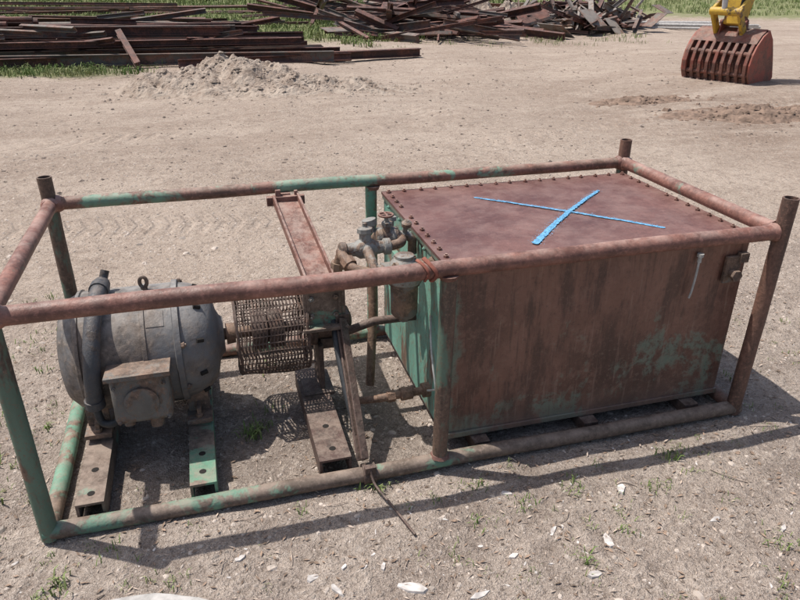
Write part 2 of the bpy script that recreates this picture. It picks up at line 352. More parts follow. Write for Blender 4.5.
pipe('post_front_right',(L,0,-.03),(L+.02,0,1.165),M_postr,.037,.004,seed=11)
pipe('post_back_right',(L,W,-.03),(L,W,1.145),M_postr,.036,.004,seed=12)
pipe('post_middle_front',(MX,0,.03),(MX+.012,0,.966),M_post,.036,.003,hollow=False,seed=13)
pipe('post_middle_back',(MX,W,.03),(MX,W,.966),M_green,.034,.003,hollow=False,seed=14)
m=MB()
for x,y,z in ((0,0,1),(L,0,1),(0,W,1),(L,W,1)):
    for dx,dy in ((1 if x==0 else -1,0),(0,1 if y==0 else -1)):
        m.tube([(x+dx*.030,y+dy*.030,z),(x+dx*.040,y+dy*.040,z),(x+dx*.055,y+dy*.055,z)],[.046,.044,.036],18,wob=.12)
for x in (MX,):
    for y in (0,W):
        m.tube([(x,y,.028),(x,y,.045)],[.046,.038],18,wob=.1); m.tube([(x+.01,y,.95),(x+.01,y,.970)],[.038,.046],18,wob=.1)
m.obj('weld_beads',M_rail,fr)
def member(name,x,w,y0,y1,h,mat,zb=GZ+.02,holes=()):
    m=MB(); m.prism(upoly(w,h,.012),(x,y0,zb),(x+.0,y1,zb))
    for hy in holes: m.lathe([(0,.016),(.0015,.016)],(x,hy,zb+h),(0,0,1),14,1)  # flat near-black disc paints the shade of a bolt hole
    return m.obj(name,[mat,M_holeshade],fr,bevel=.003)
member('motor_rail_1',.165,.115,.036,W-.04,.095,M_cross,holes=(.1,.26))
member('motor_rail_2',.63,.115,.036,W-.04,.095,M_cgreen,holes=(.12,.25))
member('pump_rail',1.22,.15,.04,.86,.10,M_dark,holes=(.12,.3))
m=MB(); m.box((.40,.96,GZ+.05),(.36,.06,.06)); m.obj('rail_spacer',M_cross,fr,bevel=.004)

# ------------------------------------------------------------------ tank
tk=empty('steel_tank')
y0,y1,z0,z1=.115,1.275,.035,.93
TL,TR=1.775,3.335
def dentface(name,orig,eu,ev,nu,nv,amp,mat,normal,seed=0):
    m=MB();o=Vector(orig);eu=Vector(eu);ev=Vector(ev);nn=Vector(normal);vs=[]
    for j in range(nv+1):
        for i in range(nu+1):
            a,b=i/nu,j/nv;p=o+eu*a+ev*b
            e=min(1,min(a,1-a,b,1-b)*6)
            p=p+nn*amp*e*(noise.fractal(p*1.7+Vector((seed,0,0)),1,2,3))
            vs.append(p)
    m.add(vs,[(j*(nu+1)+i,j*(nu+1)+i+1,(j+1)*(nu+1)+i+1,(j+1)*(nu+1)+i) for j in range(nv) for i in range(nu)])
    return m.obj(name,mat,tk)
dentface('front_wall',(TL,y0,z0),(TR-TL,0,0),(0,0,z1-z0),60,36,.018,M_tankfront,(0,-1,0),1)
dentface('left_wall',(TL,y0,z0),(0,y1-y0,0),(0,0,z1-z0),40,30,.008,M_tankleft,(-1,0,0),2)
dentface('right_wall',(TR,y0,z0),(0,y1-y0,0),(0,0,z1-z0),20,20,.006,M_tankright,(1,0,0),3)
dentface('back_wall',(TL,y1,z0),(TR-TL,0,0),(0,0,z1-z0),20,20,.006,M_tankright,(0,1,0),4)
m=MB(); m.box(((TL+TR)/2,(y0+y1)/2,z0-.006),(TR-TL,y1-y0,.01)); m.obj('floor_plate',M_dark,tk)
LX0,LX1,LY0,LY1=TL-.012,TR+.03,y0-.012,y1+.015
m=MB(); nu,nv=60,44; vs=[]
for j in range(nv+1):
    for i in range(nu+1):
        x=LX0+(LX1-LX0)*i/nu;y=LY0+(LY1-LY0)*j/nv
        vs.append((x,y,z1+.014+.004*noise.noise(Vector((x*2,y*2,0)))*min(1,6*min(i/nu,1-i/nu,j/nv,1-j/nv))))
fs=[(j*(nu+1)+i,j*(nu+1)+i+1,(j+1)*(nu+1)+i+1,(j+1)*(nu+1)+i) for j in range(nv) for i in range(nu)]
m.add(vs,fs)
zt=z1+.014; zb=z1-.0
c=[(LX0,LY0,zt),(LX1,LY0,zt),(LX1,LY1,zt),(LX0,LY1,zt),(LX0,LY0,zb),(LX1,LY0,zb),(LX1,LY1,zb),(LX0,LY1,zb)]
m.add(c,[(0,4,5,1),(1,5,6,2),(2,6,7,3),(3,7,4,0)])
m.obj('lid',M_tanktop,tk)
m=MB(); zc=z1+.014
n=17
for i in range(n):
    x=LX0+.035+(LX1-LX0-.07)*i/(n-1)+random.uniform(-.006,.006)
    bolt(m,(x,LY1-.035,zc),(0,0,1),.0125,.011)
for i in range(13):
    if i==8: continue
    y=LY0+.04+(LY1-LY0-.08)*i/12+random.uniform(-.006,.006)
    bolt(m,(LX0+.032,y,zc),(0,0,1),.0125,.011); bolt(m,(LX1-.035,y,zc),(0,0,1),.0125,.011)
m.obj('lid_bolts',M_chan,tk)
m=MB()
m.box(((TL+TR)/2,y0-.006,.048),(TR-TL+.01,.014,.03)); m.box((TL-.006,(y0+y1)/2,z1-.012),(.010,y1-y0,.022))
m.obj('rims',M_tankfront,tk,bevel=.003)
m=MB()
for x in (1.95,2.55,3.15): m.box((x,(W)/2,GZ+.033),(.08,W-.09,.06))
m.obj('tank_bearers',M_dark,tk)
def stroke(mb,a,b,w0,w1,seed,curve=0):
    a=Vector(a);b=Vector(b);t=(b-a).normalized();s=Vector((-t.y,t.x));vs=[];n=150
    for i in range(n+1):
        q=i/n;p=a.lerp(b,q)+s*curve*math.sin(math.pi*q)
        off=.004*noise.noise(Vector((q*8,seed,4)))
        w=(w0+(w1-w0)*q)*(1+.5*noise.noise(Vector((q*50,seed,0)))+.25*noise.noise(Vector((q*150,seed,0))))
        w2=(w0+(w1-w0)*q)*(1+.5*noise.noise(Vector((q*54,seed,8)))+.25*noise.noise(Vector((q*150,seed,9))))
        if i in(0,n): w*=.5;w2*=.5
        for k,ww in ((1,w),(-1,w2)):
            pp=p+s*(k*ww/2+off); vs.append((pp.x,pp.y,seed))
    mb.add([(x,y,zc+.0048+.0012*(z)) for x,y,z in vs],[(2*i,2*i+1,2*i+3,2*i+2) for i in range(n)])
m=MB(); stroke(m,(2.24,1.03),(2.985,.31),.015,.020,0,.018); stroke(m,(2.995,.97),(2.25,.275),.017,.034,1,-.02)
for i in range(1500):
    q=random.random(); A,B=((2.24,1.03),(2.985,.31)) if i%3==0 else ((2.995,.97),(2.25,.275))
    wq=.009 if i%3==0 else .009+.010*q
    p=Vector(A).lerp(Vector(B),q); t=(Vector(B)-Vector(A)).normalized(); s=Vector((-t.y,t.x))
    p+=s*((.018 if i%3==0 else -.02)*math.sin(math.pi*q)+random.gauss(0,wq)); rr=random.uniform(.0008,.0024)
    m.add([(p.x+rr*math.cos(k*1.05),p.y+rr*math.sin(k*1.05),zc+.0072+.000002*i) for k in range(6)],[tuple(range(6))])
m.obj('blue_paint_cross',M_blue,tk,smooth=False)
m=MB(); m.tube(smoothpath([(3.045,y0-.016,.87),(3.04,y0-.024,.80),(3.035,y0-.022,.70),(3.03,y0-.018,.65)]),.0055,10)
m.lathe([(0,.010),(.03,.010),(.03,.016),(.045,.016)],(3.046,y0-.018,.84),(0,0,1),12)
m.obj('sight_tube',M_white,tk)
m=MB(); m.box((3.25,y0-.014,.78),(.085,.02,.14)); m.tube([(3.25,y0-.02,.76),(3.25,y0-.055,.76)],.022,14); m.tube([(3.25,y0-.05,.76),(3.25,y0-.065,.76)],.030,6)
m.box((3.30,y0-.02,.84),(.05,.03,.05))
m.obj('lifting_lug',M_jbox,tk,bevel=.003)
m=MB(); m.tube([(1.50,.36,.155),(1.77,.36,.165)],.021,16); m.tube([(1.62,.36,.16),(1.68,.36,.162)],.034,8); m.tube([(1.735,.36,.164),(1.774,.36,.165)],.038,18)
m.tube([(1.55,.36,.157),(1.59,.36,.158)],.030,6); m.tube(smoothpath([(1.50,.36,.155),(1.45,.37,.15),(1.42,.42,.12),(1.40,.55,.05),(1.40,.7,.0)]),.019,12)
m.obj('drain_pipe',M_fitr,tk)
m=MB(); m.tube(smoothpath([(1.765,.34,.60),(1.745,.27,.50),(1.735,.20,.40),(1.74,.17,.30),(1.75,.24,.24),(1.745,.30,.20)],10),.005,8); m.obj('white_cable',M_white,tk)
m=MB(); m.box((TL-.02,.98,.60),(.03,.16,.2)); 
for i in range(5): bolt(m,(TL-.004,.25+.22*i,.90),(-1,0,0),.011,.01)
m.obj('side_bracket',M_tankleft,tk,bevel=.004)

# ------------------------------------------------------------------ filter + valve assembly
fa=empty('oil_filter_and_valve')
fx,fy=1.635,.36
m=MB()
m.lathe([(0,.02),(.012,.05),(.03,.064),(.17,.066),(.18,.074),(.20,.074)],(fx,fy,.60),(0,0,1),28)
m.lathe([(0,.025),(.02,.025)],(fx,fy,.585),(0,0,1),6)
m.obj('filter_bowl',M_jbox,fa)
m=MB()
m.lathe([(0,.082),(.02,.088),(.07,.085),(.10,.06),(.115,.045),(.13,.045),(.135,.02)],(fx,fy,.795),(0,0,1),28)
m.box((fx,fy,.85),(.21,.09,.06)); m.tube([(fx-.13,fy,.85),(fx-.10,fy,.85)],.038,8); m.tube([(fx+.10,fy,.85),(fx+.15,fy,.85)],.030,12)
for k in range(4):
    a=k*math.pi/2+.5; bolt(m,(fx+.066*math.cos(a),fy+.066*math.sin(a),.885),(0,0,1),.011,.012)
m.obj('filter_head',M_fit,fa,bevel=.004)
m=MB()
m.lathe([(-.13,.026),(-.12,.040),(-.095,.040),(-.09,.030),(-.05,.034),(-.03,.047),(.03,.047),(.05,.034),(.085,.030),(.09,.040),(.12,.040),(.125,.028)],(fx-.15,fy+.15,.915),(1,.0,0),20)
m.lathe([(0,.030),(.05,.028),(.052,.038),(.075,.038),(.08,.012),(.10,.012)],(fx-.15,fy+.15,.94),(0,.1,1),8)
m.tube([(fx-.15,fy+.15,.93),(fx-.15,fy+.03,.90),(fx-.14,fy,.86)],.024,12)
m.obj('check_valve',M_fit,fa,bevel=.002)
m=MB()
m.tube(smoothpath([(fx-.10,fy,.85),(fx-.17,fy,.855),(fx-.235,fy+.03,.87),(fx-.265,fy+.10,.90),(fx-.27,fy+.15,.913)]),.024,14)
m.tube([(fx-.165,fy,.853),(fx-.14,fy,.852)],.042,8); m.tube([(fx-.245,fy+.05,.875),(fx-.258,fy+.085,.892)],.036,8)
m.tube(smoothpath([(fx-.03,fy+.15,.915),(fx+.02,fy+.16,.92),(fx+.04,fy+.19,.925),(fx+.03,fy+.24,.93)]),.024,14)
m.tube(smoothpath([(fx-.27,fy+.15,.90),(fx-.285,fy+.16,.84),(fx-.28,fy+.18,.76)]),.022,12)
m.tube([(fx-.283,fy+.16,.855),(fx-.286,fy+.162,.825)],.034,8)
m.obj('pipe_elbows',M_fitr,fa)
m=MB()
vx,vy,vz=1.615,.60,.93
m.lathe([(-.06,.03),(-.05,.045),(-.03,.048),(-.01,.036),(.01,.036),(.03,.048),(.05,.045),(.06,.03)],(vx,vy,vz),(1,0,0),18)
m.tube([(vx,vy,vz),(vx,vy,vz+.07)],[.03,.02],12); m.tube([(vx,vy,vz+.055),(vx,vy,vz+.075)],.028,6); m.tube([(vx,vy,vz+.07),(vx-.005,vy,vz+.115)],.009,10)
m.tube([(vx+.06,vy,vz),(vx+.10,vy,vz),(vx+.13,vy,vz-.03),(vx+.13,vy,vz-.10)],.024,12)
m.tube([(vx+.085,vy+.02,vz-.02),(vx+.09,vy-.03,vz+.06)],.013,10); m.lathe([(0,.024),(.02,.026),(.035,.01)],(vx+.09,vy-.03,vz+.055),(0,-.2,1),12)
m.lathe([(0,.022),(.03,.022),(.035,.035),(.065,.035),(.07,.015)],(vx-.07,vy+.03,vz+.02),(-.2,.1,1),14)
m.lathe([(0,.018),(.05,.018),(.055,.030),(.075,.028)],(vx+.05,vy+.13,vz-.02),(.1,.1,1),12)
m.tube([(vx,vy,vz),(vx-.005,vy+.13,vz+.0),(vx+.05,vy+.13,vz-.02),(vx+.13,vy+.13,vz-.06)],.020,12)
m.obj('valve_body',M_fit,fa)
m=MB(); R=.034 
m.tube([(vx-.005+R*math.cos(a),vy+R*math.sin(a),vz+.112) for a in [2*math.pi*k/20 for k in range(21)]],.006,8)
m.box((vx-.005,vy,vz+.112),(.062,.008,.006)); m.box((vx-.005,vy,vz+.113),(.008,.062,.006)); m.obj('valve_handwheel',M_chan,fa)
m=MB(); m.tube([(fx+.15,fy,.85),(fx+.17,fy-.1,.90),(fx+.14,fy-.24,.97)],.016,10); m.lathe([(0,.03),(.03,.032),(.05,.02)],(fx+.14,fy,.85),(0,-.3,1),14)
m.obj('valve_lever',M_fitr,fa)
m=MB(); m.tube(smoothpath([(1.615,.02,1.045),(1.64,-.03,1.020),(1.655,-.040,.99),(1.64,-.015,.958),(1.65,.02,.965)]),.008,8,wob=.6)
m.tube(smoothpath([(1.59,.03,1.035),(1.605,-.02,1.030),(1.62,-.041,1.0),(1.61,-.02,.960)]),.006,8,wob=.5); m.obj('rag_tie',M_cloth,fa)
m=MB(); m.tube(smoothpath([(1.60,.86,.80),(1.60,.86,.60),(1.585,.80,.40),(1.56,.74,.20),(1.54,.70,.02)]),.025,12); m.tube([(1.60,.86,.80),(1.60,.75,.88),(1.60,.64,.93)],.025,12)
m.tube([(1.60,.86,.74),(1.60,.86,.82)],.034,8)
m.obj('suction_pipe',M_fitr,fa)

# ------------------------------------------------------------------ motor
mo=empty('electric_motor')
my,mz=.72,.44
m=MB()
prof=[(-.0,.10),(.004,.17),(.02,.225),(.06,.265),(.09,.280),(.10,.295),(.115,.298),(.12,.290),(.38,.290),(.382,.296),(.40,.296),(.402,.290),(.52,.290),(.525,.302),(.55,.302),(.555,.286),(.60,.278),(.66,.250),(.70,.20),(.715,.13),(.73,.10),(.745,.09)]
m.lathe(prof,(.045,my,mz),(1,0,0),64)
m.obj('housing',M_motor,mo)
m=MB()
for xx in (.165,.63):
    for s in (-1,1):
        m.box((xx+.0,my+s*.205,.115),(.12,.11,.022))
        m.box((xx,my+s*.17,.185),(.10,.012,.13))
        m.box((xx,my+s*.20,.15),(.02,.09,.06))
        bolt(m,(xx,my+s*.235,.127),(0,0,1),.018,.018)
m.box((.165,my,.088),(.10,.46,.03));m.box((.63,my,.088),(.10,.46,.03))
m.obj('feet',M_jbox,mo,bevel=.004)
m=MB()
for k in range(8):
    a=2*math.pi*(k+.5)/8
    c0=Vector((.59,my+.291*math.cos(a),mz+.291*math.sin(a)))
    bolt(m,c0-Vector((-.006,0,0)),(1,0,0),.015,.014)
for k in range(10):
    a=2*math.pi*k/10+.2
    p=[Vector((.665+dx,my+rr*math.cos(a),mz+rr*math.sin(a))) for dx,rr in ((0,.274),(.03,.260))]
    m.tube(p,.011,8,mi=1)  # near-black pegs in the painted hole-shade colour
m.obj('bell_bolts',[M_jbox,M_holeshade],mo)
m=MB(); m.tube([(.78,my,mz),(1.0,my,mz)],.03,20); m.tube([(.80,my,mz),(.845,my,mz)],[.055,.05],24); m.obj('shaft',M_fitr,mo)
m=MB(); m.tube([(.45,my,mz+.28),(.45,my,mz+.305)],.016,10)
m.tube([(.45+.016*math.cos(a),my,mz+.33+.026*math.sin(a)) for a in [2*math.pi*k/24 for k in range(25)]],.009,8); m.obj('eye_bolt',M_jbox,mo)
m=MB()
JZ=.372
m.box((.405,my-.325,JZ),(.25,.17,.235),Matrix.Rotation(-.10,3,'X'))
m.obj('junction_box',M_jbox,mo,bevel=.022)
m=MB(); m.box((.405,my-.335,JZ+.127),(.275,.20,.020),Matrix.Rotation(-.10,3,'X')); 
m.lathe([(0,.075),(.012,.075),(.018,.05)],(.405,my-.409,JZ-.005),(0,-1,0),24)
for sx in(-1,1):
    for sz in(-1,1): bolt(m,(.405+sx*.105,my-.412,JZ-.005+sz*.09),(0,-1,0),.010,.01)
m.tube([(.45,my-.35,JZ-.11),(.45,my-.36,JZ-.17)],.03,12); m.tube([(.33,my-.35,JZ-.11),(.33,my-.355,JZ-.15)],.024,12)
m.obj('junction_box_lid',M_jbox,mo,bevel=.006)
m=MB()
ar=[]
for k in range(17):
    a=math.radians(84+k*(196-84)/16); ar.append((.265-.07*k/16,my+.330*math.cos(a),mz+.330*math.sin(a)))
m.tube(ar,.037,16)
m.tube([ar[0],(.285,my+.06,mz+.385)],.02,10)
m.tube([(ar[-1][0],ar[-1][1]-.0,ar[-1][2]+.01),(ar[-1][0],ar[-1][1]+.004,ar[-1][2]-.03)],.044,14)
m.tube([ar[1],ar[2]],.044,14)
m.obj('conduit',M_conduit,mo)
m=MB(); m.tube(smoothpath([(.195,my-.315,.33),(.21,my-.33,.24),(.27,my-.35,.24),(.30,my-.34,.28)]),.018,10); m.obj('cable_gland',M_hose,mo)
m=MB(); vs=[]
for j in range(5):
    a=math.radians(122+j*4)
    for x in (.47,.55): vs.append((x-.02,my+.2925*math.cos(a),mz+.2925*math.sin(a)))
m.add(vs,[(2*j,2*j+1,2*j+3,2*j+2) for j in range(4)]); m.obj('name_plate',M_motor,mo)

# ------------------------------------------------------------------ coupling guard
cg=empty('coupling_guard')
m=MB(); gx0,gx1,gr=.855,1.195,.215
cols=72;rows=20
def gp(i,k):
    a=2*math.pi*k/cols; x=gx0+(gx1-gx0)*i/rows
    rr=gr*(1+.09*noise.noise(Vector((x*5,math.cos(a)*2,math.sin(a)*2))))
    return Vector((x+.014*noise.noise(Vector((x*9,math.cos(a)*3,math.sin(a)*3+5))),my+rr*math.cos(a),mz-.01+rr*math.sin(a)))
for i in range(rows+1):
    m.tube([gp(i,k) for k in range(0,cols+1,2)],.0036 if i not in(0,rows) else .008,5,cap=False)
for k in range(0,cols,2):
    m.tube([gp(i,k) for i in range(0,rows+1,2)],.0036,5,cap=False)
m.obj('wire_mesh',M_cage,cg)
m=MB()
for xx in (gx0,gx1):
    for q in range(6):
        a=q*math.pi/3+.3; m.tube([(xx,my+.05*math.cos(a),mz+.05*math.sin(a)),(xx,my+gr*math.cos(a),mz-.01+gr*math.sin(a))],.006,6)
m.tube([(gx0,my-.02,mz-.22),(gx1+.02,my-.02,mz-.22)],.010,8); m.tube([(gx0-.01,my-gr*.8,mz-gr*.6),(gx1+.03,my-gr*.8,mz-gr*.6)],.008,8)
m.obj('guard_frame',M_cage,cg)
m=MB(); m.tube([(.93,my,mz),(1.0,my,mz)],.10,28); m.tube([(1.015,my,mz),(1.085,my,mz)],.10,28); m.tube([(1.0,my,mz),(1.015,my,mz)],.07,20); m.tube([(1.08,my,mz),(1.2,my,mz)],.028,16)
m.obj('coupling',M_dark,cg)

# ------------------------------------------------------------------ pump & bracket
pu=empty('hydraulic_pump')
m=MB(); m.lathe([(0,.09),(.02,.115),(.04,.115),(.045,.085),(.20,.085),(.22,.07),(.235,.03)],(1.21,my,mz),(1,0,0),28)
m.box((1.32,my,mz-.10),(.10,.12,.06)); m.tube([(1.32,my,mz+.07),(1.32,my,mz+.13)],.03,8)
m.obj('pump_body',M_dark,pu,bevel=.004)
m=MB(); m.box((1.265,my,.215),(.025,.20,.27)); m.box((1.24,my-.02,.083),(.16,.24,.02)); m.obj('pump_stand',M_dark,pu,bevel=.003)
m=MB(); m.tube(smoothpath([(1.32,my,mz+.12),(1.33,my-.02,.62),(1.36,my-.10,.68),(1.36,my-.18,.73),(1.355,my-.20,.77)]),.020,12); m.obj('pressure_hose',M_hose,pu)
cb=empty('channel_bracket')
A=Vector((1.205,1.27,.935)); B=Vector((1.262,.50,.745))
m=MB(); m.prism([(-.075,0),(.075,0),(.075,.05),(.062,.05),(.062,.012),(-.062,.012),(-.062,.05),(-.075,.05)],A,B)
m.obj('sloping_channel',M_chan,cb,bevel=.002)
m=MB(); m.box((1.205,1.265,.945),(.21,.035,.05)); m.box((1.165,1.27,.975),(.03,.02,.06)); m.box((1.265,1.275,.97),(.02,.02,.05))
m.box((1.205,1.30,.90),(.06,.05,.16))
m.obj('head_plate',M_chan,cb,bevel=.003)
m=MB(); m.box((1.285,.575,.60),(.21,.018,.19)); m.box((1.285,.545,.505),(.22,.075,.016)); m.box((1.205,.60,.66),(.016,.08,.14)); m.box((1.36,.60,.60),(.016,.08,.20))
for x,z in ((1.22,.655),(1.34,.655),(1.22,.56),(1.34,.56)): bolt(m,(x,.566,z),(0,-1,0),.014,.014,1)
m.obj('bolt_plate',[M_cross,M_fit],cb,bevel=.003)
m=MB(); m.prism(cpoly(.045,.04,.012),(1.38,.56,.52),(1.36,.02,.065),roll=.5)
m.box((1.372,.58,.53),(.07,.06,.05))
m.obj('stay_bar',M_dark,cb,bevel=.002)
m=MB(); m.tube(smoothpath([(1.33,.60,.54),(1.325,.48,.42),(1.33,.30,.26),(1.345,.12,.11),(1.35,.04,.06)]),.017,12); m.obj('stay_hose',M_hose,cb)
m=MB(); m.tube([(1.335,0,0),(1.395,0,0)],.049,20); m.box((1.365,-.03,.045),(.05,.03,.04)); m.tube(smoothpath([(1.365,-.04,.05),(1.375,-.085,.0),(1.42,-.22,GZ+.02),(1.47,-.40,GZ+.012)]),.006,8)
m.obj('rail_clamp',M_dark,cb,bevel=.002)
m=MB(); m.tube([(1.40,.62,.42),(1.55,.62,.46),(1.70,.62,.46),(1.772,.62,.46)],.022,12); m.obj('suction_line',M_dark,cb)

# ------------------------------------------------------------------ loose things on the ground
def blob(mb,c,sx,sy,sz,seed,mi=0,rot=None):
    rot=rot if rot is not None else random.uniform(0,6.28)
    base=[(1,0,0),(.7,.7,.1),(0,1,0),(-.7,.7,0),(-1,0,.1),(-.7,-.7,0),(0,-1,0),(.7,-.7,0),(.45,.3,.8),(-.4,.4,.9),(-.3,-.45,.8),(.4,-.3,.9)]
    vs=[]
    cc,ss=math.cos(rot),math.sin(rot)
    for b in base:
        k=random.uniform(.72,1.2); x=b[0]*sx*k;y=b[1]*sy*k;z=b[2]*sz*random.uniform(.7,1.1)
        vs.append((c[0]+x*cc-y*ss,c[1]+x*ss+y*cc,c[2]+z))
    mb.add(vs,[(0,1,8),(1,2,9,8),(2,3,9),(3,4,9),(4,5,10,9),(5,6,10),(6,7,11,10),(7,0,11),(0,8,11),(8,9,10,11)],mi)
def scatter(name,mat,count,smin,smax,flat,xr,yr,ybias=1.0,grow=1.3):
    mb=MB()
    for i in range(count):
        x=random.uniform(*xr); y=yr[0]+(yr[1]-yr[0])*random.random()**ybias
        s=smin+(smax-smin)*random.random()**3
        if y>3: s*=grow
        blob(mb,(x,y,gh(x,y)-s*.1),s,s*random.uniform(.6,1),s*flat,i)
    return mb.obj(name,mat,smooth=False)
scatter('gravel',M_gravel,11000,.003,.015,.6,(-2,6),(-1.3,7),1.5)
scatter('dark_gravel',M_gravel2,8000,.0025,.012,.6,(-2,6),(-1.3,7),1.4)
scatter('pebbles',M_wstone,900,.003,.008,.6,(-1.5,6),(-1.2,5),1.3)
scatter('soil_clods',M_gravel,500,.012,.030,.55,(-2,6),(-1.2,4),1.0)
def litter(name,mat,count,lmin,lmax,asp,xr,yr,bias):
    mb=MB()
    for i in range(count):
        x=random.uniform(*xr); y=yr[0]+(yr[1]-yr[0])*random.random()**bias
        l=random.uniform(lmin,lmax); w=l*asp*random.uniform(.6,1.3); a=random.uniform(0,6.28); z=gh(x,y)+.004
        d=Vector((math.cos(a),math.sin(a),random.uniform(-.2,.3)));s=Vector((-math.sin(a),math.cos(a),random.uniform(-.4,.4)))
        c=Vector((x,y,z+abs(d.z)*l/2))
        mb.add([c-d*l/2,c-s*w/2,c+s*w/2+Vector((0,0,w*.2)),c+d*l/2],[(0,1,3),(0,3,2)])
    return mb.obj(name,mat,smooth=False)
litter('leaf_litter',M_leaf,5500,.008,.034,.36,(-1,5),(-1.2,1.8),1.1)
litter('wood_chips',M_wood,3200,.008,.038,.22,(-1,5),(-1.2,2.4),1.2)
mb=MB()
for i in range(46):
    x=random.uniform(-.6,4.6);y=random.uniform(-1.1,.0) if i%3 else random.uniform(1.4,3); a=random.uniform(0,6.28);l=random.uniform(.05,.17)
    p=Vector((x,y,gh(x,y)+.004)); d=Vector((math.cos(a),math.sin(a),0))
    q=p+d*l; q.z=gh(q.x,q.y)+.004; md=(p+q)/2+Vector((random.uniform(-.02,.02),random.uniform(-.02,.02),.006))
    mb.tube(smoothpath([p,md,q],4),random.uniform(.001,.0028),5)
mb.obj('twigs',M_wood)
def flatstone(mb,x,y,a,b,rot,h=.012):
    n=random.choice([5,6,7]);vs=[];z=gh(x,y)-.002; ph=random.uniform(0,1)
    for k in range(n):
        t=2*math.pi*(k+ph*.8+random.uniform(-.25,.25))/n; rr=random.uniform(.7,1.25); px=a*math.cos(t)*rr;py=b*math.sin(t)*rr
        X=px*math.cos(rot)-py*math.sin(rot);Y=px*math.sin(rot)+py*math.cos(rot)
        vs.append((x+X,y+Y,z))
    tx,ty=random.uniform(-.25,.25),random.uniform(-.25,.25)
    vs+=[(v[0]*.92+x*.08,v[1]*.92+y*.08,v[2]+h+(v[0]-x)*tx+(v[1]-y)*ty) for v in vs[:n]]
    mb.add(vs,[(k,(k+1)%n,n+(k+1)%n,n+k) for k in range(n)]+[tuple(range(n,2*n))])
mb=MB()
for x,y,a,b,rt in [(2.24,-.64,.05,.022,1.3),(2.47,-.37,.04,.018,1.0),(1.38,-.64,.07,.026,-.5),(1.83,-.60,.033,.014,.2),(1.02,-.50,.03,.016,.4),(1.1,-.58,.04,.014,2),(2.05,-.52,.035,.009,.7),
   (2.75,-.66,.03,.010,.1),(1.15,-.48,.02,.010,1),(.92,-.62,.05,.016,.3),(1.95,-.26,.028,.010,-.3),(3.0,-.78,.03,.012,.5),(1.62,-.75,.05,.014,.2),(1.30,-.52,.02,.01,1.2),(2.1,-.78,.04,.016,.1),(.75,-.33,.026,.012,.4)]:
    flatstone(mb,x,y,a,b,rt,.008)
for i in range(130):
    flatstone(mb,random.uniform(-.5,4.6),random.uniform(-1.1,-.08),random.uniform(.004,.018),random.uniform(.003,.007),random.uniform(0,3),.004)
mb.obj('white_stones',M_wstone,smooth=False)
mb=MB(); n=40;vs=[]
cx,cy=.30,-.66
for k in range(n):
    t=2*math.pi*k/n; rr=1+.12*noise.noise(Vector((math.cos(t)*2,math.sin(t)*2,0)))+.03*noise.noise(Vector((math.cos(t)*9,math.sin(t)*9,0))); vs.append((cx+.43*rr*math.cos(t),cy+.24*rr*math.sin(t)))
z=GZ-.02
V=[(x,y,z) for x,y in vs]+[(x,y,z+.045) for x,y in vs]+[(cx+(x-cx)*.93,cy+(y-cy)*.93,z+.057) for x,y in vs]+[(cx,cy,z+.06)]
F=[(k,(k+1)%n,n+(k+1)%n,n+k) for k in range(n)]+[(n+k,n+(k+1)%n,2*n+(k+1)%n,2*n+k) for k in range(n)]+[(2*n+k,2*n+(k+1)%n,3*n) for k in range(n)]
mb.add(V,F); mb.obj('concrete_slab',M_concrete)
def tuft(mb,x,y,h,nb,spread,z=None,wf=.06):
    z=gh(x,y) if z is None else z
    for i in range(nb):
        a=random.uniform(0,6.28);l=h*random.uniform(.5,1.1);lean=random.uniform(.2,1.1);w=l*wf
        bx=x+random.gauss(0,spread);by=y+random.gauss(0,spread)
        d=Vector((math.cos(a),math.sin(a),0));s=Vector((-d.y,d.x,0))
        p0=Vector((bx,by,z-.004));p1=p0+d*l*lean*.35+Vector((0,0,l*.6));p2=p0+d*l*lean*.9+Vector((0,0,l*.8*(1.2-lean*.6)))
        mb.add([p0-s*w,p0+s*w,p1+s*w*.8,p1-s*w*.8,p2],[(0,1,2,3),(3,2,4)])
mb=MB()
for x,y,h,n in [(.87,.5,.08,50),(.93,.56,.06,30),(1.38,-.06,.06,30),(.98,.70,.05,16),(.07,-.28,.07,34),(0,-.33,.05,20),(.25,-.15,.05,16),(2.82,-.24,.06,34),(2.9,-.22,.04,20),(2.0,-.36,.045,26),(2.25,-.32,.05,26),(2.4,-.5,.04,20),
   (2.1,-.72,.05,24),(2.9,-.86,.05,20),(1.6,-.55,.04,16),(1.85,-.18,.05,20),(3.5,-.45,.06,20),(3.9,-.2,.05,20),(-.3,.3,.08,34),(-.35,.6,.07,24),(-.25,.0,.06,18),(.35,.2,.03,10),(1.5,-.2,.03,12),(2.05,-.08,.04,16),(1.0,1.1,.06,30),(-.1,1.6,.06,24),(.50,-.36,.05,22),(1.75,-.40,.045,22),(2.62,-.40,.05,24),(2.35,-.62,.04,18)]:
    tuft(mb,x,y,h,n,.028)
for i in range(360):
    x=random.uniform(-1,5.5);y=random.uniform(-1.2,.9)
    if -.05<x<3.5 and y>-.06: continue
    tuft(mb,x,y,random.uniform(.015,.045),random.randint(3,16),.022)
for i in range(110): tuft(mb,random.uniform(-1.5,-.1),random.uniform(0,2.5),random.uniform(.03,.06),12,.03)
mb.obj('weeds',M_weed,smooth=False)

